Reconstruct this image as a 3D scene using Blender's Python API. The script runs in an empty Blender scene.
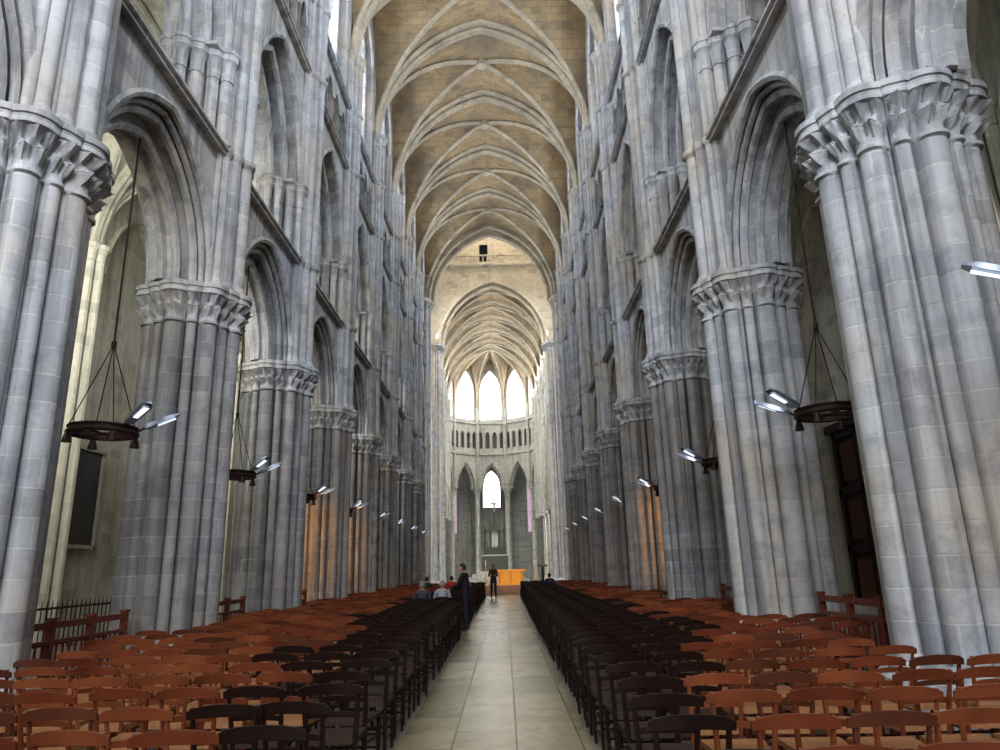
import bpy, bmesh, math, random
from math import pi, sin, cos, sqrt, radians, atan2, acos
from mathutils import Vector, Matrix
random.seed(4)
S = bpy.context.scene
S.view_settings.view_transform = 'Standard'
S.view_settings.exposure = 0.08
try: S.view_settings.look = 'Medium High Contrast'
except Exception as ex: print('look', ex)

# ------------------------------------------------------------------ materials
def new_mat(name):
    m = bpy.data.materials.new(name); m.use_nodes = True
    nt = m.node_tree; b = nt.nodes['Principled BSDF']
    return m, nt, b
def simple(name, col, rough=0.6, metal=0.0, emit=0.0, ecol=None, noise=0.12, nscale=8.0):
    m, nt, b = new_mat(name)
    b.inputs['Roughness'].default_value = rough
    b.inputs['Metallic'].default_value = metal
    g = nt.nodes.new('ShaderNodeNewGeometry')
    n = nt.nodes.new('ShaderNodeTexNoise'); n.inputs['Scale'].default_value = nscale
    nt.links.new(g.outputs['Position'], n.inputs['Vector'])
    mx = nt.nodes.new('ShaderNodeMix'); mx.data_type = 'RGBA'
    mx.inputs[6].default_value = (*[c*(1-noise*2) for c in col], 1)
    mx.inputs[7].default_value = (*[min(1, c*(1+noise*2)) for c in col], 1)
    nt.links.new(n.outputs['Fac'], mx.inputs[0])
    nt.links.new(mx.outputs[2], b.inputs['Base Color'])
    if emit > 0:
        b.inputs['Emission Color'].default_value = (*(ecol or col), 1)
        b.inputs['Emission Strength'].default_value = emit
    return m
def stone(name, c1, c2, mortar, stain, stain_amt=0.5, bw=0.62, rh=0.33, mode='wall', rough=0.8, bump=0.35, ms=0.012, dark=(0.2,0.22,0.25), streak=.55, odd=.5, spec=.5):
    m, nt, b = new_mat(name); L = nt.links
    b.inputs['Roughness'].default_value = rough
    b.inputs['Specular IOR Level'].default_value = spec
    g = nt.nodes.new('ShaderNodeNewGeometry')
    sp = nt.nodes.new('ShaderNodeSeparateXYZ'); L.new(g.outputs['Position'], sp.inputs[0])
    cb = nt.nodes.new('ShaderNodeCombineXYZ')
    if mode == 'wall':
        ma = nt.nodes.new('ShaderNodeMath'); ma.operation = 'MULTIPLY_ADD'
        L.new(sp.outputs[0], ma.inputs[0]); ma.inputs[1].default_value = 0.83; L.new(sp.outputs[1], ma.inputs[2])
        L.new(ma.outputs[0], cb.inputs[0]); L.new(sp.outputs[2], cb.inputs[1])
    elif mode == 'floor':
        L.new(sp.outputs[1], cb.inputs[0]); L.new(sp.outputs[0], cb.inputs[1])
    else:
        L.new(sp.outputs[0], cb.inputs[0]); L.new(sp.outputs[1], cb.inputs[1])
    def brick(a, c, mo):
        br = nt.nodes.new('ShaderNodeTexBrick'); L.new(cb.outputs[0], br.inputs['Vector'])
        br.inputs['Scale'].default_value = 1; br.inputs['Brick Width'].default_value = bw
        br.inputs['Row Height'].default_value = rh; br.inputs['Mortar Size'].default_value = ms
        br.inputs['Mortar Smooth'].default_value = 0.4
        br.inputs['Color1'].default_value = (*a, 1); br.inputs['Color2'].default_value = (*c, 1)
        br.inputs['Mortar'].default_value = (*mo, 1); return br
    br = brick(c1, c2, mortar)
    def mixc(fac, a, colr):
        mx = nt.nodes.new('ShaderNodeMix'); mx.data_type = 'RGBA'
        L.new(fac, mx.inputs[0]); L.new(a, mx.inputs[6]); mx.inputs[7].default_value = (*colr, 1); return mx.outputs[2]
    def ramp(src, p0, p1, v):
        r = nt.nodes.new('ShaderNodeValToRGB'); r.color_ramp.elements[0].position = p0; r.color_ramp.elements[1].position = p1
        r.color_ramp.elements[1].color = (v,v,v,1); L.new(src, r.inputs[0]); return r.outputs[0]
    def noise(vec, sc, det, rg=.5):
        n = nt.nodes.new('ShaderNodeTexNoise'); n.inputs['Scale'].default_value = sc; n.inputs['Detail'].default_value = det
        n.inputs['Roughness'].default_value = rg; L.new(vec, n.inputs['Vector']); return n.outputs['Fac']
    col = br.outputs['Color']
    col = mixc(ramp(noise(g.outputs['Position'], .45, 4), .42, .66, stain_amt), col, stain)
    if odd:
        b2 = brick((0,0,0),(1,1,1),(0,0,0))
        col = mixc(ramp(b2.outputs['Color'], .90, .93, odd), col, dark)
    n2 = noise(g.outputs['Position'], 2.3, 7, .7)
    col = mixc(ramp(n2, .48, .75, .68), col, dark)
    if streak > 0:
        mp = nt.nodes.new('ShaderNodeMapping'); mp.inputs['Scale'].default_value = (4.5,4.5,.16); L.new(g.outputs['Position'], mp.inputs[0])
        col = mixc(ramp(noise(mp.outputs[0], 1, 3), .47, .68, streak), col, dark)
    L.new(col, b.inputs['Base Color'])
    bp = nt.nodes.new('ShaderNodeBump'); bp.inputs['Strength'].default_value = bump; bp.inputs['Distance'].default_value = 0.03
    ad = nt.nodes.new('ShaderNodeMath'); ad.operation = 'SUBTRACT'
    L.new(n2, ad.inputs[0]); L.new(br.outputs['Fac'], ad.inputs[1])
    L.new(ad.outputs[0], bp.inputs['Height']); L.new(bp.outputs[0], b.inputs['Normal'])
    return m

M_stone = stone('nave_stone', (.405,.42,.45), (.53,.54,.555), (.56,.57,.57), (.48,.42,.345), .75, dark=(.15,.158,.175), streak=.68, odd=.38)
M_pier_dk = stone('darker_pier_stone', (.26,.265,.28), (.36,.355,.355), (.40,.40,.40), (.29,.25,.205), .7, dark=(.10,.10,.11), streak=.7, odd=.4)  # darker stone below the capitals of the farther piers
M_choir = stone('choir_stone', (.56,.56,.51), (.64,.64,.58), (.6,.6,.6), (.50,.47,.38), .4, dark=(.28,.29,.30))
M_amb = stone('ambulatory_stone', (.34,.35,.33), (.40,.41,.38), (.4,.4,.4), (.28,.28,.24), .4, dark=(.18,.19,.19))
M_aisle = stone('aisle_stone', (.52,.51,.43), (.58,.57,.48), (.6,.6,.5), (.42,.39,.31), .5, dark=(.25,.25,.22))
M_web = stone('vault_web', (.37,.285,.175), (.45,.355,.22), (.29,.23,.15), (.22,.185,.145), .95, bw=.5, rh=.2, mode='vault', dark=(.15,.13,.105), streak=0)
M_rib = stone('vault_rib', (.46,.42,.34), (.53,.48,.39), (.39,.35,.29), (.32,.29,.24), .6, dark=(.20,.185,.16), streak=0)
M_floor = stone('floor_stone', (.20,.17,.14), (.25,.21,.17), (.12,.10,.08), (.15,.13,.11), .5, bw=1.0, rh=.5, mode='floor', rough=.5, streak=0)
M_walk = stone('walkway_stone', (.28,.24,.145), (.37,.33,.21), (.13,.11,.07), (.19,.165,.095), .85, bw=1.45, rh=.62, mode='floor', rough=.27, bump=.45, ms=.010, dark=(.11,.095,.06), streak=0, spec=.55)
M_woods = [simple('orange_wood', (.23,.074,.032), .32, nscale=2.2, noise=.38), simple('red_brown_wood', (.175,.050,.023), .32, nscale=2.2, noise=.38), simple('brown_wood', (.12,.042,.022), .36, nscale=2.2, noise=.35)]
M_wood_dk_shaded = simple('dark_and_shaded_wood', (.020,.009,.007), .42, nscale=6)  # dark wood of door and lectern; on chairs it is shade put into colour
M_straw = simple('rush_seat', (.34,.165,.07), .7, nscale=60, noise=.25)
M_straw_shaded = simple('rush_seat_shaded', (.045,.027,.018), .7, nscale=60)  # rush seat with the shade put into its colour
M_barrier = simple('barrier_wood', (.17,.045,.025), .45)
M_iron = simple('rusty_iron', (.05,.028,.025), .55, .6)
M_steel = simple('brushed_steel', (.30,.33,.40), .3, .9)
M_led = simple('led_lens', (.9,.95,1), .3, emit=1.0, ecol=(.85,.93,1))
M_glass = simple('bright_glass', (.95,.95,.95), .3, emit=4.2, ecol=(1,.99,.96))
M_glass2 = simple('stained_glass', (.35,.3,.4), .3, emit=.45, ecol=(.85,.6,.75), noise=.4, nscale=3)
M_gold = simple('altar_gold_glow', (.75,.36,.06), .35, .3, emit=.12, ecol=(1,.5,.08))  # warm glow put into the gold of altar table and candlesticks
M_bronze = simple('green_bronze', (.11,.125,.10), .5, .5)
M_carpet = simple('podium_wood', (.42,.27,.20), .6)
M_paint = simple('dark_painting', (.03,.04,.04), .3, nscale=2, noise=.4)
M_frame = simple('picture_frame', (.42,.40,.34), .4)
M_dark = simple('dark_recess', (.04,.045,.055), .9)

# ------------------------------------------------------------------ mesh builder
class MB:
    def __init__(s): s.v = []; s.f = []; s.m = []
    def face(s, pts, mi=0):
        i = len(s.v); s.v += [tuple(p) for p in pts]; s.f.append(tuple(range(i, i+len(pts)))); s.m.append(mi)
    def box(s, c, d, mi=0, M=None):
        i = len(s.v)
        for sx in (-1,1):
            for sy in (-1,1):
                for sz in (-1,1):
                    p = Vector((c[0]+sx*d[0]/2, c[1]+sy*d[1]/2, c[2]+sz*d[2]/2))
                    if M: p = M @ p
                    s.v.append(tuple(p))
        for f in ((0,1,3,2),(4,6,7,5),(0,4,5,1),(2,3,7,6),(0,2,6,4),(1,5,7,3)):
            s.f.append(tuple(i+k for k in f)); s.m.append(mi)
    def tube(s, pts, r, n=8, mi=0, caps=True):
        pts = [Vector(p) for p in pts]
        rs = r if isinstance(r, (list,tuple)) else [r]*len(pts)
        base = len(s.v); up = None
        for k, p in enumerate(pts):
            t = (pts[min(k+1,len(pts)-1)]-pts[max(k-1,0)]).normalized()
            if up is None:
                up = Vector((0,0,1)) if abs(t.z) < .9 else Vector((1,0,0))
            a = (up - t*up.dot(t)).normalized(); b = t.cross(a); up = a
            for j in range(n):
                th = 2*pi*j/n
                s.v.append(tuple(p + (a*cos(th)+b*sin(th))*rs[k]))
        for k in range(len(pts)-1):
            for j in range(n):
                j2 = (j+1) % n
                s.f.append((base+k*n+j, base+k*n+j2, base+(k+1)*n+j2, base+(k+1)*n+j)); s.m.append(mi)
        if caps:
            s.f.append(tuple(base+j for j in range(n))); s.m.append(mi)
            e = base+(len(pts)-1)*n
            s.f.append(tuple(e+j for j in range(n))); s.m.append(mi)
    def rings(s, rings, mi=0, cap=True, closed=True):
        base = len(s.v); n = len(rings[0])
        for r in rings: s.v += [tuple(p) for p in r]
        for k in range(len(rings)-1):
            for j in range(n if closed else n-1):
                j2 = (j+1) % n
                s.f.append((base+k*n+j, base+k*n+j2, base+(k+1)*n+j2, base+(k+1)*n+j)); s.m.append(mi)
        if cap:
            s.f.append(tuple(base+j for j in range(n))); s.m.append(mi)
            e = base+(len(rings)-1)*n
            s.f.append(tuple(e+j for j in range(n))); s.m.append(mi)
    def mesh(s, name, mats, smooth=True, ang=40, bend=False):
        # the choir's axis deviates slightly to the north of the nave's (as in the real building)
        vs = [(x-.03*(y-62.4), y, z) if y > 62.4 else (x,y,z) for x,y,z in s.v] if bend else s.v
        me = bpy.data.meshes.new(name); me.from_pydata(vs, [], s.f)
        for m in mats: me.materials.append(m)
        me.polygons.foreach_set('material_index', s.m)
        if smooth:
            me.polygons.foreach_set('use_smooth', [True]*len(me.polygons))
            me.set_sharp_from_angle(angle=radians(ang))
        me.update(); return me
    def obj(s, name, mats, **k):
        k.setdefault('bend', True)
        return place(name, s.mesh(name, mats, **k))
def place(name, me, loc=(0,0,0), rot=(0,0,0), parent=None):
    o = bpy.data.objects.new(name, me); S.collection.objects.link(o)
    o.location = loc; o.rotation_euler = rot
    if parent: o.parent = parent
    return o

def arch(cu, hw, zs, rise, n=12):
    c = (rise*rise-hw*hw)/(2*hw); R = hw+c
    pa = acos(max(-1,min(1,-c/R)))
    left = []
    for i in range(n+1):
        ph = pi + (pa-pi)*i/n
        left.append((cu+c+R*cos(ph), zs+R*sin(ph)))
    right = [(2*cu-u, z) for u, z in reversed(left[:-1])]
    return left+right
def panel(mb, P, u0, u1, z0, z1, cu, hw, zs, rise, d, d2, n=10, sill=None, mi=0, roll=0.0):
    base = z0 if sill is None else sill
    if sill is not None:
        mb.face([P(u0,z0,d),P(u1,z0,d),P(u1,sill,d),P(u0,sill,d)], mi)
        mb.face([P(cu-hw,sill,d),P(cu+hw,sill,d),P(cu+hw,sill,d2),P(cu-hw,sill,d2)], mi)
    if cu-hw > u0: mb.face([P(u0,base,d),P(cu-hw,base,d),P(cu-hw,z1,d),P(u0,z1,d)], mi)
    if cu+hw < u1: mb.face([P(cu+hw,base,d),P(u1,base,d),P(u1,z1,d),P(cu+hw,z1,d)], mi)
    pts = arch(cu, hw, zs, rise, n)
    for (ua,za),(ub,zb) in zip(pts, pts[1:]):
        mb.face([P(ua,za,d),P(ub,zb,d),P(ub,z1,d),P(ua,z1,d)], mi)
    full = [(cu-hw,base)]+pts+[(cu+hw,base)]
    for (ua,za),(ub,zb) in zip(full, full[1:]):
        mb.face([P(ua,za,d),P(ub,zb,d),P(ub,zb,d2),P(ua,za,d2)], mi)
    if roll > 0:
        mb.tube([P(u,z,d) for u,z in pts], roll, 6, mi)
def cap_column(mb, x, y, z0, z1, r, ch=.35, n=10, mi=0, fl=1.7):
    "shaft with base ring and flaring foliate capital"
    mb.tube([(x,y,z0),(x,y,z0+.12),(x,y,z0+.13),(x,y,z1-ch)], [r*1.5,r*1.4,r,r], n, mi)
    mb.tube([(x,y,z1-ch-.03),(x,y,z1-ch),(x,y,z1-ch*.5),(x,y,z1-ch*.3),(x,y,z1-ch*.25),(x,y,z1)], [r*1.2,r*1.05,r*1.25,r*fl*.95,r*fl*1.1,r*fl*1.1], n, mi)

# ------------------------------------------------------------------ dimensions
B = 5.4; Y0 = 8.0
YK = [Y0+B*k for k in range(-3, 9)]
FACE = 5.15; AX = 5.65
ZSP = 21.7; RISE = 6.5; A = 5.2
def H(t, zs=ZSP, a=A, rise=RISE):
    c = (rise*rise-a*a)/(2*a); R = a+c
    x = min(1, abs(t))*a
    return zs + sqrt(max(0, R*R-(x+c)**2))

# ------------------------------------------------------------------ piers
def outline(circles, n=192):
    out = []
    for i in range(n):
        th = 2*pi*i/n; dx, dy = cos(th), sin(th); best = 0
        for cx, cy, q in circles:
            b = cx*dx+cy*dy; disc = b*b-(cx*cx+cy*cy-q*q)
            if disc >= 0: best = max(best, b+sqrt(disc))
        out.append(best)
    return out
def pier_mesh(name, R=0.78, q1=.155, q2=.10, ns=16, zc=6.35, zt=7.1, mat=M_stone, core=.92, fl=1.0):
    cs = [(0,0,R*core)]
    for k in range(ns):
        th = 2*pi*k/ns
        big = k % 4 == 0
        q = q1*1.15 if big else (q1 if k % 2 == 0 else q2)
        cs.append((R*cos(th), R*sin(th), q))
        if ns == 16:
            th2 = th+pi/ns; cs.append((R*.96*cos(th2), R*.96*sin(th2), .04))
    n = 320; o = outline(cs, n)
    mean = R+q1*.8
    mb = MB()
    spec = [(0,1.30,1),(.22,1.30,1),(.24,1.22,1),(.42,1.20,.8),(.46,1.12,.6),(.54,1.10,.2),(.58,1.0,0),
            (zc-.06,1.0,0),(zc-.04,1.05,0),(zc,1.05,0),(zc+.03,1.0,0),(zc+.10,1.0,.05),
            (zc+.16,1.02,.15),(zc+.22,1.07,.2),(zc+.27,1.12,.2),(zc+.30,1.05,.25),(zc+.38,1.06,.35),(zc+.44,1.12,.45),(zc+.50,1.20,.5),(zc+.52,1.13,.6),
            (zc+.53,1.19,.75),(zt-.12,1.19,.8),(zt-.11,1.22,.8),(zt-.03,1.22,.8),(zt,1.17,.8)]
    rg = []
    for z, sc, flat in spec:
        ring = []
        sc = 1+(sc-1)*fl if z > 1 else sc
        for i in range(n):
            th = 2*pi*i/n
            r = o[i]*(1-flat) + mean*flat
            s_ = sc
            if z > zc+.12 and z < zc+.515:
                ph0 = pi if z < zc+.35 else 0
                s_ += .05*cos(th*ns*2+ph0) + .018*cos(th*ns*6+ph0)
            if flat > .7 and z > 1: s_ *= 1+.025*cos(th*8)
            ring.append((r*s_*cos(th), r*s_*sin(th), z))
        rg.append(ring)
    mb.rings(rg)
    me = mb.mesh(name, [mat, M_stone if mat is M_pier_dk else mat], ang=50)
    for p in me.polygons:
        if p.center.z > zc: p.material_index = 1
    return me
me_pier = pier_mesh('compound_pier')
me_pierd = pier_mesh('compound_pier_darker', mat=M_pier_dk)
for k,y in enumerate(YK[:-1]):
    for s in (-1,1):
        place('compound_pier', me_pierd if (s<0 and k>=4) or (s>0 and k>=5) else me_pier, (s*AX,y,0))
me_big = pier_mesh('crossing_pier', R=1.02, q1=.2, q2=.13, ns=20, zc=21.0, zt=21.8)
for y in (51.4, 62.8):
    for s in (-1,1):
        place('crossing_pier', me_big, (s*5.95,y,0))

# ------------------------------------------------------------------ nave walls
Z2, Z3, Z4 = 10.05, 16.35, 18.95
def bay(mb, s, y0, y1, face=FACE, deep=1.15, whw=1.35):
    P = lambda u,z,d: (s*(face+d), u, z)
    cu = (y0+y1)/2; hb = (y1-y0)/2; k = hb/2.7
    panel(mb,P,y0,y1,7.1,Z2,cu,2.10*k,7.1,2.55,0,.24,roll=.075)
    panel(mb,P,y0,y1,7.1,Z2,cu,1.90*k,7.1,2.30,.24,.46,roll=.085)
    panel(mb,P,y0,y1,7.1,Z2,cu,1.66*k,7.1,2.02,.46,.98,roll=.085)
    panel(mb,P,y0,y1,7.1,Z2,cu,1.90*k,7.1,2.30,.98,1.15)
    mb.tube([P(u,z,.72) for u,z in arch(cu,1.66*k,7.1,2.02,10)], .10, 6)
    mb.tube([P(u,z,.12) for u,z in arch(cu,2.0*k,7.1,2.43,10)], .06, 6)
    zc = 12.4
    panel(mb,P,y0,y1,Z2,Z3,cu,2.0*k,zc,3.45,0,.34,sill=10.2,roll=.08)
    panel(mb,P,y0,y1,Z2,Z3,cu,1.74*k,zc,3.10,.34,.66,sill=10.2,roll=.09)
    panel(mb,P,y0,y1,Z2,Z3,cu,1.46*k,zc,2.70,.66,1.15,sill=10.2,roll=.09)
    for sg in (-1,1):
        for uu, dd, rr in ((2.03,-.04,.12),(1.88,.20,.13),(1.68,.46,.13),(1.48,.72,.12),(1.52,1.0,.1)):
            x,y,_ = P(cu+sg*uu*k,0,dd); cap_column(mb,x,y,10.2,zc-.06,rr,.6,8,fl=1.65)
            mb.tube([(x,y,zc-.06),(x,y,zc+.03)],rr*2.0,8)
        x,y,_ = P(cu+sg*1.80*k,0,.42)
        mb.box((x,y,zc-.03),(.80,.55,.08))
    nsub = 4; w = (y1-y0-1.3)/nsub
    us = y0+.65
    mb.face([P(y0,Z3,0),P(us,Z3,0),P(us,Z4,0),P(y0,Z4,0)])
    mb.face([P(y1,Z3,0),P(y1-.65,Z3,0),P(y1-.65,Z4,0),P(y1,Z4,0)])
    for i in range(nsub):
        a = us+i*w
        panel(mb,P,a,a+w,Z3,Z4,a+w/2,w*.36,17.9,.62,0,.25,n=6,sill=16.65,roll=.04)
        for q in (a,a+w):
            x,y,_ = P(q,0,-.02); cap_column(mb,x,y,16.65,17.9,.06,.2,8)
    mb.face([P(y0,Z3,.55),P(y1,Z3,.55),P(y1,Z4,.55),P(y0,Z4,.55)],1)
    panel(mb,P,y0,y1,Z4,28.7,cu,(whw+.2)*k,23.6,2.9,0,.30,sill=19.3,roll=.08)
    panel(mb,P,y0,y1,Z4,28.7,cu,whw*k,23.6,2.6,.30,deep,sill=19.3,roll=.07)
    for uu in (-.5,.5):
        x,y,_ = P(cu+uu*k,0,deep-.15); mb.tube([(x,y,19.3),(x,y,25.4)],.06,6)
    for zz, hh in ((Z2+.05,.2),(Z3+.05,.2),(Z4+.1,.22)):
        mb.box((s*(face-.06),cu,zz),(.18,y1-y0,hh))
        mb.tube([(s*(face-.16),y0,zz+.02),(s*(face-.16),y1,zz+.02)],.055,6)
def responds(mb, s, y, face=FACE):
    zt = ZSP
    for dx, dy, r in ((4.86,0,.165),(4.93,.30,.12),(4.93,-.30,.12),(5.07,.54,.12),(5.07,-.54,.12),
                          (4.90,.165,.055),(4.90,-.165,.055),(5.0,.425,.055),(5.0,-.425,.055),(5.12,.70,.07),(5.12,-.70,.07)):
        x = s*(dx+face-FACE); mb.tube([(x,y+dy,7.0),(x,y+dy,zt-.4)], r, 12)
        if r > .1:
            mb.tube([(x,y+dy,zt-.5),(x,y+dy,zt-.45),(x,y+dy,zt-.35),(x,y+dy,zt-.13),(x,y+dy,zt-.11),(x,y+dy,zt)],[r,r*1.3,r*1.1,r*1.6,r*1.8,r*1.8],10)
            mb.tube([(x,y+dy,7.05),(x,y+dy,7.2),(x,y+dy,7.3)],[r*1.4,r*1.3,r],10)
            for zz in (Z2+.05,Z3+.05,Z4+.1):
                mb.tube([(x,y+dy,zz-.1),(x,y+dy,zz-.02),(x,y+dy,zz+.08),(x,y+dy,zz+.12)],[r,r*1.4,r*1.4,r],10)
    mb.box((s*(face-.02),y,14.3),(.22,.95,14.4))
DEEP = 1.45
CF = 5.45; ys = [63.2+4.2*i for i in range(6)]
for s, nm in ((-1,'wall_left'),(1,'wall_right')):
    mb = MB()
    for a,b in zip(YK,YK[1:]): bay(mb,s,a,b,deep=DEEP)
    for y in YK[:-1]: responds(mb,s,y)
    mb.obj(nm,[M_stone,M_dark],ang=35)
    mb = MB()
    for a,b in zip(ys,ys[1:]): bay(mb,s,a,b,CF,.6)
    for y in ys[1:]: responds(mb,s,y,CF)
    mb.obj('wall_choir_left' if s<0 else 'wall_choir_right',[M_choir,M_dark],ang=35)
YA = ys[-1]
me_cpier = pier_mesh('choir_column',R=.42,q1=.1,q2=.06,ns=8,mat=M_choir)
for y in ys[1:-1]:
    for s in (-1,1): place('choir_column',me_cpier,(s*6.0-.03*(y-62.4),y,0))

# ------------------------------------------------------------------ vaults
def groin(mb, cx, cy, a, b, zs, rise, n=18, mi=0):
    for sx in (-1,1):
        for sy in (-1,1):
            for i in range(n):
                t0, t1 = sin(i/n*pi/2), sin((i+1)/n*pi/2)
                h0, h1 = H(t0,zs,a,rise), H(t1,zs,a,rise)
                mb.face([(cx+sx*a*t0,cy+sy*b*t0,h0),(cx+sx*a*t1,cy+sy*b*t1,h1),(cx+sx*a*t1,cy+sy*b,h1),(cx+sx*a*t0,cy+sy*b,h0)],mi)
                mb.face([(cx+sx*a*t0,cy+sy*b*t0,h0),(cx+sx*a*t1,cy+sy*b*t1,h1),(cx+sx*a,cy+sy*b*t1,h1),(cx+sx*a,cy+sy*b*t0,h0)],mi)
def TS(n): return [sin(-pi/2+pi*i/(2*n)) for i in range(2*n+1)]
def ribs(mb, cx, cy, a, b, zs, rise, r=.13, mi=0, n=20):
    for sg in (-1,1):
        for off in (-.075,.075):
            mb.tube([(cx+a*t,cy+sg*b*t+off,H(t,zs,a,rise)-r*.5) for t in TS(n)],r*.75,6,mi)
def trans(mb, cx, y, a, zs, rise, w=.5, dep=.22, mi=0, n=20):
    ts = TS(n)
    for dy,dz,r in ((-w/2,-.05,.1),(w/2,-.05,.1),(-.1,-dep,.11),(.1,-dep,.11)):
        mb.tube([(cx+a*t,y+dy,H(t,zs,a,rise)+dz) for t in ts],r,8,mi)
    rg = []
    for t in ts:
        z = H(t,zs,a,rise); x = cx+a*t
        rg.append([(x,y-w/2,z+.1),(x,y-w/2,z-dep*.6),(x,y+w/2,z-dep*.6),(x,y+w/2,z+.1)])
    mb.rings(rg,mi)
mb = MB(); mr = MB()
for a,b in zip(YK,YK[1:]):
    groin(mb,0,(a+b)/2,A,(b-a)/2,ZSP,RISE); ribs(mr,0,(a+b)/2,A-.1,(b-a)/2-.1,ZSP,RISE,.11)
    mr.tube([(0,(a+b)/2,ZSP+RISE+.1),(0,(a+b)/2,ZSP+RISE-.3)],[.35,.28],12)
for y in YK[:-1]: trans(mr,0,y,A-.08,ZSP,RISE,.75,.3)
CA = 5.5
for a,b in zip(ys,ys[1:]):
    groin(mb,0,(a+b)/2,CA,(b-a)/2,ZSP,RISE); ribs(mr,0,(a+b)/2,CA-.1,(b-a)/2-.1,ZSP,RISE,.11)
for y in ys[1:]: trans(mr,0,y,CA-.08,ZSP,RISE,.4)
RA = 5.9
def apse_pt(rn, ph, R=RA):
    return (R*rn*sin(ph), YA+R*rn*cos(ph))
for k in range(-2,3):
    c = radians(36*k)
    N = 12
    def pt(i,j):
        rn = sin(i/N*pi/2); q = (j-N)/N
        ph = c+q*radians(18)
        edge = cos(radians(18))/cos(q*radians(18))
        x,y = apse_pt(rn*edge, ph)
        return (x,y,H(min(rn,abs(q)),ZSP,CA,RISE))
    for i in range(N):
        for j in range(2*N):
            mb.face([pt(i,j),pt(i+1,j),pt(i+1,j+1),pt(i,j+1)])
for k in range(6):
    ph = radians(-90+36*k)
    mr.tube([(*apse_pt(sin(i/14*pi/2)*.98,ph),H(sin(i/14*pi/2),ZSP,CA,RISE)-.08) for i in range(15)],.12,8)
mb.obj('ceiling',[M_web],ang=25)
mr.obj('trim_vault_ribs',[M_rib])

# ------------------------------------------------------------------ crossing lantern + transepts
mb = MB()
P = lambda u,z,d:(u,51.0+d,z)
panel(mb,P,-6.5,6.5,21.7,44,0,4.8,21.7,6.2,0,.5,n=18,roll=.12)
panel(mb,P,-6.5,6.5,21.7,44,0,4.5,21.7,5.8,.5,1.0,n=18,roll=.14)
panel(mb,P,-6.5,6.5,21.7,44,0,4.8,21.7,6.2,1.0,1.01,n=18)
P = lambda u,z,d:(u,62.2+d,z)
panel(mb,P,-6.5,6.5,21.7,29.6,0,5.0,21.7,6.3,0,.4,n=18,roll=.12)
panel(mb,P,-6.5,6.5,21.7,29.6,0,4.7,21.7,5.95,.4,1.0,n=18,roll=.14)
mb.box((0,62.1,29.75),(12,.5,.25),0)
for i in range(-14,15): mb.tube([(i*.4,61.9,29.85),(i*.4,61.9,30.5)],.05,6)
mb.box((0,61.9,30.55),(12,.2,.12))
mb.face([(-6.5,62.4,29.6),(-1.15,62.4,29.6),(-1.15,62.4,33.5),(-6.5,62.4,33.5)])
mb.face([(-.35,62.4,29.6),(6.5,62.4,29.6),(6.5,62.4,33.5),(-.35,62.4,33.5)])
mb.face([(-1.15,62.4,31.9),(-.35,62.4,31.9),(-.35,62.4,33.5),(-1.15,62.4,33.5)])
mb.face([(-1.2,63.2,29.6),(-.3,63.2,29.6),(-.3,63.2,32.5),(-1.2,63.2,32.5)],1)
for i in range(6):
    cu = -5+2*i
    panel(mb,lambda u,z,d:(u,62.2+d,z),cu-1,cu+1,33.5,42,cu,.7,38,1.2,0,.4,sill=35)
mb.face([(-6.5,62.7,33),(6.5,62.7,33),(6.5,62.7,44),(-6.5,62.7,44)])
for s in (-1,1):
    mb.face([(s*6.5,51,28),(s*6.5,63,28),(s*6.5,63,44),(s*6.5,51,44)])
mb.face([(-6.5,51,44),(6.5,51,44),(6.5,63,44),(-6.5,63,44)])
mb.obj('wall_crossing_lantern',[M_rib,M_dark],ang=35,bend=False)
mb = MB()
for s in (-1,1):
    mb.face([(s*6.3,51.6,0),(s*24,51.6,0),(s*24,51.6,28),(s*6.3,51.6,28)])
    mb.face([(s*6.3,62.6,0),(s*24,62.6,0),(s*24,62.6,28),(s*6.3,62.6,28)])
    mb.face([(s*24,51.6,0),(s*24,62.6,0),(s*24,62.6,28),(s*24,51.6,28)])
    mb.face([(s*6.3,51.6,28),(s*24,51.6,28),(s*24,62.6,28),(s*6.3,62.6,28)])
mb.obj('wall_transept',[M_choir],smooth=False,bend=False)

# ------------------------------------------------------------------ apse
mb = MB(); gl = MB()
for k in range(-2,3):
    c = radians(36*k); ap = RA*cos(radians(18)); hwid = RA*sin(radians(18))
    def P(u,z,d,c=c,ap=ap):
        return ((ap+d)*sin(c)+u*cos(c), YA+(ap+d)*cos(c)-u*sin(c), z)
    w = hwid+.02
    panel(mb,P,-w,w,11.2,15.6,0,1.40,11.2,3.4,0,.3,roll=.10)
    panel(mb,P,-w,w,11.2,15.6,0,1.20,11.2,3.1,.3,.8,roll=.10)
    for i in range(4):
        a = -w+i*w/2
        panel(mb,P,a,a+w/2,15.6,19.6,a+w/4,w*.15,18.1,.55,0,.25,n=6,sill=16.4,roll=.05)
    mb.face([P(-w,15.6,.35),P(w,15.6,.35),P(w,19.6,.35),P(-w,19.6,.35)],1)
    for zz in (15.65,19.7):
        mb.box((0,0,0),(2*w,.3,.25),0,Matrix.Translation(P(0,zz,-.08)) @ Matrix.Rotation(-c,4,'Z'))
    panel(mb,P,-w,w,19.6,28.6,0,1.40,24.0,2.85,0,.4,sill=20.2,roll=.08)
    mb.tube([P(0,20.2,.3),P(0,26.3,.3)],.045,6)
    gp = arch(0,1.40,24.0,2.85,8)
    gl.face([P(-1.40,20.2,.35)]+[P(u,z,.35) for u,z in gp]+[P(1.40,20.2,.35)])
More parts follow.
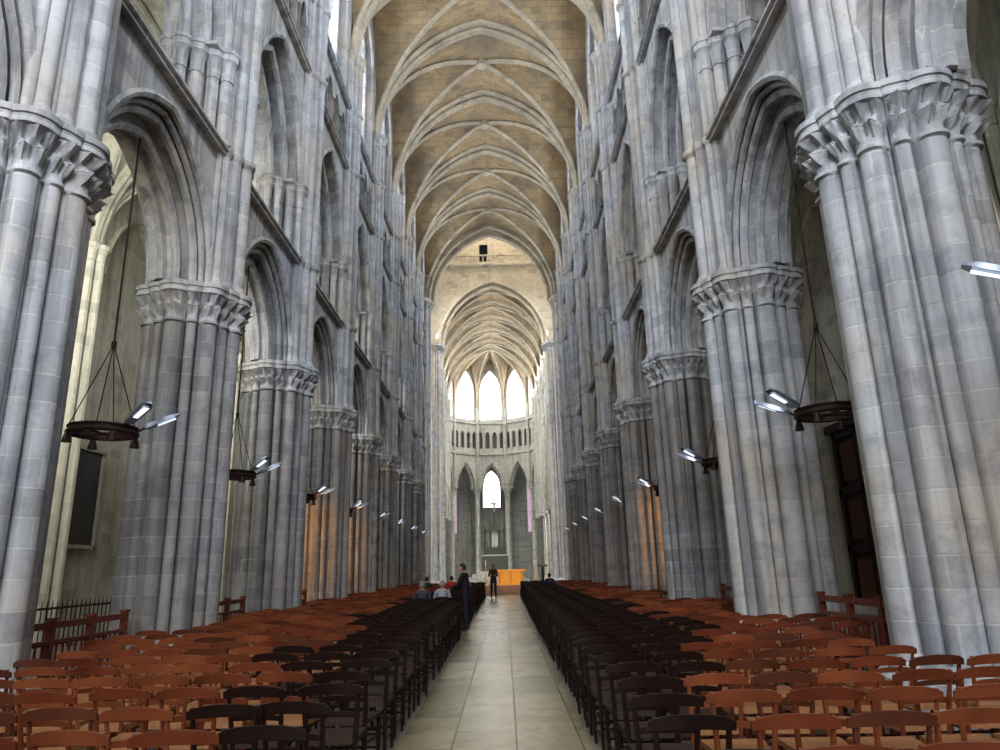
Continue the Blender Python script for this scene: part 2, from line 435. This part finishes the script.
for k in range(6):
    ph = radians(-90+36*k)
    x,y = apse_pt(1.0,ph)
    xo,yo = x*1.06, YA+(y-YA)*1.06
    cap_column(mb,xo,yo,0,11.2,.34,.9,16,fl=1.5)
    xi,yi = x*.97, YA+(y-YA)*.97
    for dd in (-.16,.16):
        mb.tube([(xi+dd*cos(ph),yi-dd*sin(ph),11.2),(xi+dd*cos(ph),yi-dd*sin(ph),ZSP)],.08,8)
    mb.tube([(xi,yi,11.2),(xi,yi,ZSP)],.14,8)
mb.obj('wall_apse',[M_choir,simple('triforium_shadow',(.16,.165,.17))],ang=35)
gl.obj('window_1',[M_glass],smooth=False)
mb = MB(); gl = MB(); g2 = MB()
RO = 12.0
for k in range(-3,4):
    c = radians(180/7*k); st = radians(180/14)
    ap = RO*cos(st); w = RO*sin(st)
    def P(u,z,d,c=c,ap=ap): return ((ap+d)*sin(c)+u*cos(c), YA+(ap+d)*cos(c)-u*sin(c), z)
    hw_ = 1.15 if k==0 else .55
    zs_, ri_ = 12.4, (2.0 if k==0 else 1.2)
    sl = 9.4 if k==0 else 6.0
    panel(mb,P,-w,w,0,16,0,hw_,zs_,ri_,0,.5,sill=sl,roll=.08)
    gp = arch(0,hw_,zs_,ri_,8)
    (gl if k==0 else g2).face([P(-hw_,sl,.4)]+[P(u,z,.4) for u,z in gp]+[P(hw_,sl,.4)])
    # ambulatory roof: a ring only, springing from behind the arcade wall
    f = 6.45/ap
    q0 = (ap*f*sin(c)-w*f*cos(c), YA+ap*f*cos(c)+w*f*sin(c), 15.9)
    q1 = (ap*f*sin(c)+w*f*cos(c), YA+ap*f*cos(c)-w*f*sin(c), 15.9)
    mb.face([q0,P(-w,16,0),P(w,16,0),q1])
    for uu in (-w+.1,w-.1):
        x,y,_ = P(uu,0,-.15); cap_column(mb,x,y,0,12.2,.14,.5,8)
mb.obj('wall_ambulatory',[M_amb],ang=35)
gl.obj('window_2',[M_glass],smooth=False); g2.obj('window_3',[M_glass2],smooth=False)

# ------------------------------------------------------------------ aisles
for s, nm in ((-1,'wall_aisle_left'),(1,'wall_aisle_right')):
    mb = MB(); r = MB()
    P = lambda u,z,d:(s*(11.3+d),u,z)
    yy = YK + [57.0] + ys
    for a,b in zip(yy,yy[1:]):
        if 50 < a < 62: continue
        cu = (a+b)/2
        panel(mb,P,a,b,0,16,cu,2.1 if b-a > 5 else 1.6,10.4,2.8,0,.5,sill=.4,roll=.10)
        mb.face([P(a,0,.5),P(b,0,.5),P(b,16,.5),P(a,16,.5)])
        for dy in (-.25,0,.25):
            x = s*(11.2 if dy else 11.05); cap_column(mb,x,a+dy,0,11.0,.13,.5,10,fl=1.6)
        groin(r,s*8.75,cu,2.55,(b-a)/2,11.0,4.2,12)
        ribs(r,s*8.75,cu,2.5,(b-a)/2,11.0,4.2,.11,0,12)
        trans(r,s*8.75,a,2.5,11.0,4.2,.4,.15,0,12)
    mb.face([P(YK[0],16,1),P(YA,16,1),(s*6.4,YA,16.4),(s*6.4,YK[0],16.4)])
    mb.obj(nm,[M_aisle],ang=35)
    r.obj('ceiling_aisle_left' if s<0 else 'ceiling_aisle_right',[M_aisle],ang=25)
mb = MB()
mb.face([(-12,YK[0]-.3,0),(12,YK[0]-.3,0),(12,YK[0]-.3,29),(-12,YK[0]-.3,29)])
mb.obj('wall_west',[M_stone],smooth=False)
mb = MB(); dx_, dy_ = 11.68, 21.5
mb.box((dx_,dy_,2.8),(.12,3.0,5.6),0)
for q in (-1.5,0,1.5): mb.box((dx_-.1,dy_+q,2.8),(.14,.22,5.6),0)
for zz in (.15,1.9,3.7,5.5): mb.box((dx_-.1,dy_,zz),(.14,3.2,.22),0)
for q in (-.75,.75):
    for zz in (1.0,2.8,4.6): mb.box((dx_-.08,dy_+q,zz),(.1,.95,1.2),1)
mb.box((dx_-.12,dy_,5.75),(.35,3.6,.25),0)
mb.tube([(dx_-.2,dy_-.15,1.3),(dx_-.26,dy_-.15,1.36),(dx_-.2,dy_-.15,1.44)],.02,6,1)
mb.obj('door_1',[M_wood_dk_shaded,simple('door_panel',(.09,.035,.015),.4)],smooth=False)

# ------------------------------------------------------------------ floor
mb = MB(); mb.box((0,45,-.1),(50,130,.2)); mb.obj('floor',[M_floor],smooth=False,bend=False)
AL, AR = -.53, 1.32
mb = MB(); mb.box(((AL+AR)/2,18,.004),(AR-AL,52,.012)); mb.obj('stone_walkway',[M_walk],smooth=False)

mb = MB()
for i in range(3):
    mb.box((.2,47.5+i*.35/2,.085+.17*i),(9-.6*i,7-.35*i*1,.17))
mb.obj('altar_podium',[M_carpet],smooth=False)
mb = MB()
mb.box((.9,47.2,1.40),(2.0,1.0,.12)); mb.box((.9,47.2,1.0),(1.6,.7,.75)); mb.box((.9,47.2,.56),(1.9,.9,.12))
for x in (.2,.9,1.6): mb.tube([(x,46.82,.62),(x,46.82,1.34)],.06,8)
mb.obj('altar_table',[M_gold],smooth=False)
def candlestick(loc,h=1.2):
    mb = MB(); mb.tube([(0,0,0),(0,0,.04),(0,0,.08),(0,0,h*.4),(0,0,h*.45),(0,0,h*.5),(0,0,h),(0,0,h+.04)],[.16,.16,.03,.025,.06,.025,.025,.08],10)
    mb.tube([(0,0,h+.03),(0,0,h+.35)],.03,8,1); o = mb.obj('candlestick',[M_gold,simple('wax',(.9,.88,.8))]); o.location = loc
for x in (-.7,2.4): candlestick((x,46.8,.51))
mb = MB()
mb.box((0,0,.05),(.5,.4,.1)); mb.tube([(0,0,.1),(0,0,1.05)],.06,10); mb.box((0,0,1.15),(.6,.45,.05),0,Matrix.Translation((0,0,0))@Matrix.Rotation(.15,4,'X'))
o = mb.obj('lectern',[M_wood_dk_shaded]); o.location = (2.9,45.6,.51)
# high altar
mb = MB(); AY = 79.0
for i in range(4): mb.box((0,AY-1.3+i*.25,.15+.3*i),(7-1.0*i,5-.5*i,.3))
mb.box((0,AY,2.0),(2.8,1.1,1.6),1); mb.box((0,AY,2.85),(3.1,1.3,.15),0)
mb.box((0,AY+.3,3.3),(2.4,.5,.8),1)
for x in (-1.05,-.45,.45,1.05):
    cap_column(mb,x,AY+.2,3.7,5.5,.10,.3,10,1)
    mb.tube([(x,AY+.2,5.5),(x,AY+.2,5.9),(x,AY+.2,6.5+(.7 if abs(x)<.6 else 0))],[.18,.12,.02],8,1)
mb.box((0,AY+.2,5.55),(2.4,.4,.15),1); mb.box((0,AY+.4,4.6),(.9,.2,1.7),0)
mb.face([(-.55,AY+.2,5.65),(.55,AY+.2,5.65),(0,AY+.2,7.0)],1)
mb.tube([(0,AY+.2,6.8),(0,AY+.2,9.2)],.09,8,1); mb.tube([(-.65,AY+.2,8.5),(.65,AY+.2,8.5)],.08,8,1)
mb.tube([(0,AY+.05,7.5),(0,AY,8.0),(0,AY+.02,8.35),(0,AY,8.55)],[.08,.12,.16,.1],8,0)
mb.tube([(-.6,AY+.05,8.55),(0,AY+.02,8.3),(.6,AY+.05,8.55)],.05,6,0)
for x in (-1.2,-.8,-.4,.4,.8,1.2): mb.tube([(x,AY-.4,2.9),(x,AY-.4,3.0),(x,AY-.4,3.7),(x,AY-.4,4.2)],[.1,.04,.03,.03],6,1)
mb.obj('high_altar',[M_choir,M_bronze])

# ------------------------------------------------------------------ chairs
def chair_geo(mb, wi=0, si=1, M=Matrix.Identity(4)):
    t = lambda p: tuple(M @ Vector(p))
    def leg(pts, rs): mb.tube([t(p) for p in pts], rs, 6, wi)
    for sx in (-1,1):
        leg([(sx*.17,-.17,0),(sx*.175,-.19,.44),(sx*.19,-.235,.66),(sx*.20,-.28,.84)],[.016,.02,.018,.014])
        leg([(sx*.195,.19,0),(sx*.20,.185,.2),(sx*.20,.185,.45)],[.014,.019,.021])
        for z in (.14,.28): leg([(sx*.172,-.18,z),(sx*.2,.187,z)],.010)
    for z in (.18,.32): leg([(-.2,.187,z),(.2,.187,z)],.010)
    leg([(-.172,-.18,.2),(.172,-.18,.2)],.010)
    def bx(pts4, z0, z1, mi):
        i = len(mb.v)
        for z in (z0,z1):
            for p in pts4: mb.v.append(t((p[0],p[1],z)))
        for f in ((3,2,1,0),(4,5,6,7),(0,1,5,4),(1,2,6,5),(2,3,7,6),(3,0,4,7)):
            mb.f.append(tuple(i+k for k in f)); mb.m.append(mi)
    bx([(-.18,-.195),(.18,-.195),(.215,.205),(-.215,.205)],.425,.462,si)
    def rail(z0, z1, hw, yb, crown, th=.018):
        n = 8; rg = []
        for i in range(n+1):
            q = -1+2*i/n; x = q*hw; y = yb-.045*(1-q*q)
            zt = z1+crown*(1-q*q)-(.02*q**4); zb = z0+.016*(1-q*q)
            ln = (z1-z0)*.2
            rg.append([t((x,y-th/2,zb)),t((x,y+th/2,zb)),t((x,y+th/2-ln,zt)),t((x,y-th/2-ln,zt))])
        mb.rings(rg, wi)
    rail(.77,.84,.235,-.262,.022)
    rail(.61,.66,.19,-.222,.008)
me_chs = []
for mw in M_woods:
    mbc = MB(); chair_geo(mbc); me_chs.append(mbc.mesh('wooden_chair',[mw,M_straw]))
mbc = MB(); chair_geo(mbc); me_chd = mbc.mesh('wooden_chair_shaded',[M_wood_dk_shaded,M_straw_shaded])
big = MB(); bigd = MB()
PITCH = .70
row = 0; y = 3.0
while y < 40.5:
    near_pier = min(abs(y-p) for p in YK) < 1.45
    for s in (-1,1):
        x = (AL-.26) if s < 0 else (AR+.26); col = 0
        lim = 4.30 if near_pier else 5.15
        if y < 6.3: lim = 5.6
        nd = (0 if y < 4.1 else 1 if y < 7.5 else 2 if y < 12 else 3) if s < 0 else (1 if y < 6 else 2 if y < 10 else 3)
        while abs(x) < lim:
            shadedc = col < nd or (col == nd and random.random() < .25)  # chairs along the walkway get the colours with shade painted in
            v = random.choice((0,0,1,1,2))
            if not (y > 19.0 and y < 20.2 and s < 0 and col == 0):
                jx, jy, ja = random.uniform(-.03,.03), random.uniform(-.04,.04), random.uniform(-.10,.10)
                if row < 6:
                    place('wooden_chair', me_chd if shadedc else me_chs[v], (x+jx,y+jy,0), (0,0,ja))
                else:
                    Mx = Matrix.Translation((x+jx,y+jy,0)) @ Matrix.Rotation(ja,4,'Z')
                    if shadedc: chair_geo(bigd,0,1,Mx)
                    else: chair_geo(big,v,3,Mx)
            x += s*.50; col += 1
    y += PITCH; row += 1
big.obj('rows_of_wooden_chairs',M_woods+[M_straw])
bigd.obj('rows_of_shaded_wooden_chairs',[M_wood_dk_shaded,M_straw_shaded])

# ------------------------------------------------------------------ barriers, painting, grille
def barrier(x, y0, y1):
    mb = MB(); n = max(2,int((y1-y0)/.8))
    for z,h in ((1.02,.09),(.80,.05),(.18,.08)): mb.box((x,(y0+y1)/2,z),(.07,y1-y0,h))
    for i in range(n+1):
        y = y0+(y1-y0)*i/n; mb.box((x,y,.54),(.09,.09,1.08)); mb.box((x,y,1.1),(.12,.12,.04))
    m = int((y1-y0)/.15)
    for i in range(m):
        y = y0+(i+.5)*(y1-y0)/m; mb.tube([(x,y,.2),(x,y,.5),(x,y,.8)],[.015,.028,.015],6)
    mb.obj('wooden_barrier',[M_barrier])
for k in range(3,10):
    for s in (-1,1):
        barrier(s*5.75, YK[k]+1.25, YK[k+1]-1.25)
mb = MB(); PX, PY = -11.7, 20.2
mb.box((PX,PY,3.9),(.06,2.0,2.7),0)
for dy in (-1.05,1.05): mb.box((PX+.04,PY+dy,3.9),(.14,.10,2.90),1)
for dz in (-1.4,1.4): mb.box((PX+.04,PY,3.9+dz),(.14,2.2,.10),1)
mb.obj('framed_painting',[M_paint,M_frame],smooth=False)
mb = MB()
for i in range(40): 
    y = 15.5+i*.2; mb.tube([(-10.4,y,0),(-10.4,y,1.0),(-10.4,y,1.15)],[.015,.015,.003],5)
for z in (.12,.55,.95): mb.box((-10.4,19.4,z),(.04,8,.05))
mb.obj('iron_grille',[M_iron])

# ------------------------------------------------------------------ hanging lamps
def lamp_mesh():
    mb = MB()
    n = 28; R = .48
    for z,r in ((0,.035),(.09,.02)):
        mb.tube([(R*cos(2*pi*i/n),R*sin(2*pi*i/n),z) for i in range(n+1)], r, 8, 0)
    rg = [[(R*cos(2*pi*i/n),R*sin(2*pi*i/n),z) for i in range(n)] for z in (-.02,.1)]
    mb.rings(rg,0,cap=False)
    rg = [[((R-.04)*cos(2*pi*i/n),(R-.04)*sin(2*pi*i/n),z) for i in range(n)] for z in (-.02,.1)]
    mb.rings(rg,0,cap=False)
    mb.tube([(-R,0,0),(R,0,0)],.02,6); mb.tube([(0,-R,0),(0,R,0)],.02,6)
    for k in range(4):
        a = pi/4+k*pi/2
        mb.tube([(R*cos(a),R*sin(a),.08),(0,0,1.45)],.009,5)
        mb.tube([(R*cos(a),R*sin(a),-.02),(R*cos(a),R*sin(a),-.08),(R*cos(a),R*sin(a),-.18)],[.03,.05,.075],10,0)
    mb.tube([(0,0,1.4),(0,0,1.5),(0,0,1.52),(0,0,5.25)],[.04,.04,.018,.018],8)
    for a in (-.5,.3):
        M = Matrix.Rotation(a,4,'Z') @ Matrix.Translation((R,0,.06)) @ Matrix.Rotation(radians(-26),4,'Y')
        mb.tube([M@Vector((-.05,0,-.02)),M@Vector((.14,0,0))],.02,6)
        rg = []
        for x,w,h in ((.10,.04,.04),(.16,.085,.07),(.54,.10,.06),(.66,.05,.03)):
            rg.append([M@Vector((x,-w,-h/2)),M@Vector((x,w,-h/2)),M@Vector((x,w*.8,h/2)),M@Vector((x,-w*.8,h/2))])
        mb.rings(rg,1)
        mb.face([M@Vector((.3,-.04,-.045)),M@Vector((.58,-.05,-.045)),M@Vector((.58,.05,-.045)),M@Vector((.3,.04,-.045))],2)
    return mb.mesh('hanging_ring_lamp',[M_iron,M_steel,M_led])
me_lamp = lamp_mesh()
for k in range(2,len(YK)-1):
    for s in (-1,1):
        place('hanging_ring_lamp', me_lamp, (s*5.65, YK[k]+2.7, 3.80), (0,0,0 if s<0 else pi))

# ------------------------------------------------------------------ people
def person(name, loc, rot, seated=False, jacket=(.02,.02,.025), pants=(.03,.03,.05), hair=(.03,.02,.015), lean=0.0, arms='front', scale=1.0):
    root = bpy.data.objects.new(name, None); S.collection.objects.link(root)
    root.location = loc; root.rotation_euler = (0,0,rot); root.scale = (scale,)*3
    mats = [simple(name+'_jacket',jacket,.8), simple(name+'_trousers',pants,.8), simple(name+'_shoe',(.02,.018,.015),.5), simple(name+'_skin',(.55,.33,.23),.5), simple(name+'_hair',hair,.6), simple(name+'_eye',(.03,.02,.02),.3)]
    ph = .92 if not seated else .53
    def up(x,y,z):
        dz = z-.92
        return (x, y+dz*sin(lean), ph+dz*cos(lean))
    v = [up(0,0,.92), up(0,.0,1.1), up(0,.01,1.28), up(0,0,1.42), up(0,.01,1.50)]
    r = [(.15,.11),(.145,.105),(.165,.115),(.11,.09),(.055,.055)]
    e = [(0,1),(1,2),(2,3),(3,4)]
    def add(parent, p, rr):
        v.append(p); r.append(rr); e.append((parent,len(v)-1)); return len(v)-1
    hands = []
    for s in (-1,1):
        sh = add(3, up(s*.175,0,1.40),(.07,.07))
        if arms == 'front': el, wr = up(s*.235,.05,1.12), up(s*.13,.26,1.17)
        elif arms == 'reach': el, wr = up(s*.23,.14,1.15), up(s*.17,.38,1.08)
        else: el, wr = up(s*.25,-.02,1.12), up(s*.25,.05,.87)
        a = add(sh, el, (.05,.05)); b_ = add(a, wr, (.036,.036)); hands.append((Vector(el),Vector(wr),s))
        if not seated:
            hp = add(0,(s*.095,0,.86),(.10,.10)); kn = add(hp,(s*.10,.03 if s>0 else -.02,.48),(.068,.068))
            an = add(kn,(s*.11,.06 if s>0 else -.06,.09),(.048,.048)); y_ = .06 if s>0 else -.06
        else:
            hp = add(0,(s*.10,.05,.53),(.095,.09)); kn = add(hp,(s*.11,.42,.50),(.07,.07))
            an = add(kn,(s*.11,.42,.09),(.048,.048)); y_ = .42
        add(an,(s*.12,y_+.15,.045),(.04,.04))
    me = bpy.data.meshes.new(name+'_sk'); me.from_pydata(v,e,[]); o = place('tmp',me)
    m = o.modifiers.new('s','SKIN'); m.use_smooth_shade = True
    sd = o.data.skin_vertices[0].data
    for i,rr in enumerate(r): sd[i].radius = rr; sd[i].use_root = (i==0)
    ss = o.modifiers.new('u','SUBSURF'); ss.levels = 2; ss.render_levels = 2
    dg = bpy.context.evaluated_depsgraph_get(); dg.update()
    bm_ = bpy.data.meshes.new_from_object(o.evaluated_get(dg)); bpy.data.objects.remove(o)
    bm_.materials.clear()
    for q in mats: bm_.materials.append(q)
    for p in bm_.polygons:
        c = p.center; p.use_smooth = True
        if c.z < .10: k = 2
        elif (not seated and c.z < .62) or (seated and (c.y > .12 and c.z < .62)) : k = 1
        elif c.z > up(0,0,1.475)[2] and abs(c.x) < .08: k = 3
        else: k = 0
        p.material_index = k
    place('body',bm_,parent=root)
    hc = Vector(up(0,.02,1.60)); mb = MB(); n = 20; rg = []
    for i in range(1,16):
        la = -pi/2+pi*i/16; z = sin(la)*.118; rr = cos(la)
        ring = []
        for j in range(n):
            th = 2*pi*j/n; x = cos(th)*rr*.076*(1-.18*max(0,-sin(la))); yy = sin(th)*rr*.094
            if sin(th) > .95 and -.25 < sin(la) < .05: yy += .022
            if sin(th) > .8 and -.62 < sin(la) < -.5: yy += .006
            ring.append((hc.x+x,hc.y+yy,hc.z+z))
        rg.append(ring)
    mb.rings(rg,0)
    for s in (-1,1):
        mb.tube([hc+Vector((s*.03,.082,.008)),hc+Vector((s*.03,.093,.008))],.009,8,2)
        mb.tube([hc+Vector((s*.072,-.005,-.03)),hc+Vector((s*.084,-.01,0)),hc+Vector((s*.078,-.012,.025))],[.008,.016,.01],6,0)
    rg = []
    for i in range(6,17):
        la = -pi/2+pi*i/16.2; ring = []
        for j in range(n):
            th = 2*pi*j/n; fr = max(0,sin(th))
            zz = max(sin(la)*.128, (.045 if fr > .3 else -.05))
            rr = sqrt(max(0,1-min(1,(zz/.128))**2))
            ring.append((hc.x+cos(th)*rr*.084,hc.y-.006+sin(th)*rr*.10,hc.z+zz))
        rg.append(ring)
    mb.rings(rg,1)
    place('head',mb.mesh('head',[mats[3],mats[4],mats[5]]),parent=root)
    mb = MB()
    for el,wr,s in hands:
        d = (wr-el).normalized(); sd_ = Vector((1,0,0)); sd_ = (sd_-d*sd_.dot(d)).normalized(); nn = d.cross(sd_)
        mb.rings([[wr+d*t+sd_*(w*cos(q))+nn*(.017*sin(q)) for q in [2*pi*h/8 for h in range(8)]] for t,w in ((-.02,.026),(.02,.034),(.06,.041),(.095,.038))],0)
        for f,(off,ln) in enumerate(((-.030,.062),(-.010,.075),(.010,.07),(.029,.055))):
            b0 = wr+d*.085+sd_*off
            mb.tube([b0,b0+d*ln*.45+nn*.004,b0+d*ln*.8+Vector((0,0,-.012)),b0+d*ln+Vector((0,0,-.025))],[.0095,.009,.008,.006],6,0)
        t0 = wr+d*.03-sd_*.03*s
        mb.tube([t0,t0+d*.03-sd_*.02*s,t0+d*.06-sd_*.028*s],[.012,.010,.007],6,0)
    place('hands',mb.mesh('hands',[mats[3]]),parent=root)
    return root
person('standing_man',(-.50,19.6,.011),radians(75),jacket=(.010,.011,.018),pants=(.015,.018,.03),lean=.12,arms='reach',scale=1.02)
person('standing_visitor',(-.1,39.5,.011),radians(175),jacket=(.05,.028,.015),pants=(.02,.015,.015),arms='front',scale=1.02)
for nm,x,y_,j,h in (('seated_woman',-1.29,21.3,(.35,.36,.42),(.30,.26,.22)),('seated_man',-1.79,20.6,(.06,.06,.08),(.2,.2,.2)),
                ('seated_visitor',-2.79,31.0,(.02,.02,.03),(.02,.02,.02)),('seated_visitor',-1.79,32.0,(.4,.03,.03),(.03,.02,.02)),
                ('seated_visitor',-1.29,33.8,(.35,.05,.08),(.05,.03,.02)),('seated_visitor',2.6,33.8,(.04,.04,.08),(.03,.03,.03))):
    row_y = 3.0+PITCH*round((y_-3.0)/PITCH)
    person(nm,(x,row_y+.02,-.02),0,True,jacket=j,hair=h,pants=(.03,.03,.05))

# ------------------------------------------------------------------ lights
def area(name, loc, d, sx, sy, power, col=(1,1,1), spread=180):
    l = bpy.data.lights.new(name,'AREA'); l.shape='RECTANGLE'; l.size=sx; l.size_y=sy; l.energy=power; l.color=col
    l.spread = radians(spread)
    o = bpy.data.objects.new(name,l); S.collection.objects.link(o); o.location=loc
    o.rotation_euler = Vector(d).to_track_quat('-Z','Z').to_euler(); return o
def spot(name, loc, tgt, power, col, ang=90, r=.08):
    l = bpy.data.lights.new(name,'SPOT'); l.energy=power; l.color=col; l.spot_size=radians(ang); l.spot_blend=.8; l.shadow_soft_size=r
    o = bpy.data.objects.new(name,l); S.collection.objects.link(o); o.location=loc
    o.rotation_euler = (Vector(tgt)-Vector(loc)).to_track_quat('-Z','Y').to_euler(); return o
day = (.82,.90,1.0)
for i,(a,b) in enumerate(zip(YK,YK[1:])):
    for s in (-1,1):
        area('clerestory_daylight',(s*(FACE+DEEP+.35),(a+b)/2+.6,22.6),(-s,-.55,0),1.3,6.0,1150 if i < 5 else 620,day)
for a in (YK[2],YK[4],YK[6],YK[8]):
    area('aisle_fill',(-9,a+.3,9.5),(-.2,1,-.15),3.5,4.5,400,(1,.98,.90))  # added fill for the aisles; no window opens here
    area('aisle_fill',(9,a+.3,9.5),(.2,1,-.15),3.5,4.5,60,(1,.94,.84))
for a,b in zip(ys,ys[1:]):
    for s in (-1,1):
        area('choir_daylight',(s*6.15-.03*(a-60),(a+b)/2,22.8),(-s,.3,-.0),2.0,6.5,600,(1,.98,.95))
area('west_window_daylight',(0,YK[0]+.1,14),(0,1,-.05),8,12,3600,(.90,.94,1))
area('lantern_daylight',(0,57,43.5),(0,0,-1),9,9,3600,(1,.91,.78))
area('apse_fill',(0,52.3,29.6),(0,1,-.75),8,2.2,420,(1,.97,.92),40)  # added fill aimed at the apse; the lantern wall has no opening here
for s in (-1,1):
    area('transept_daylight',(s*22,57,14),(-s,.35,0),9,14,4500,(.97,.98,1))
    area('ambulatory_daylight',(s*10.6-.6,72,9),(-s*.7,.8,0),6,6,1200,(1,.99,.93))
for i,y in enumerate(YK[3:-1]):
    for s in (-1,1):
        spot('vault_uplight',(s*4.6,y+2.7,19.3),(-s*.8,y+3.4,28),140,(1,.77,.46),130)
for s in (-1,1):
    for k,e in ((5,1.0),(6,.8)) if s<0 else ((5,1.0),):
        spot('pier_warm_lamp',(s*6.9,YK[k]+2.6,3.3),(s*5.4,YK[k]+5.2,1.8),200*e,(1,.45,.10),110)
        spot('pier_warm_lamp',(s*4.9,YK[k]+2.4,4.0),(s*5.5,YK[k]+5.2,1.8),50*e,(1,.45,.10),80)
spot('altar_lamp',(.6,43.6,4.6),(.7,47.0,.6),320,(1,.62,.28),80)
w = bpy.data.worlds.new('World'); S.world = w; w.use_nodes = True
w.node_tree.nodes['Background'].inputs[0].default_value = (.75,.86,1,1)
w.node_tree.nodes['Background'].inputs[1].default_value = 1.0
# ------------------------------------------------------------------ camera
cam = bpy.data.cameras.new('camera'); co = bpy.data.objects.new('camera',cam); S.collection.objects.link(co)
cam.sensor_width = 36; cam.lens = 25.2; cam.clip_end = 400
co.matrix_world = Matrix.Translation((.55,0,1.65)) @ Matrix.Rotation(radians(90+15.3),4,'X') @ Matrix.Rotation(radians(-1.5),4,'Z')
S.camera = co
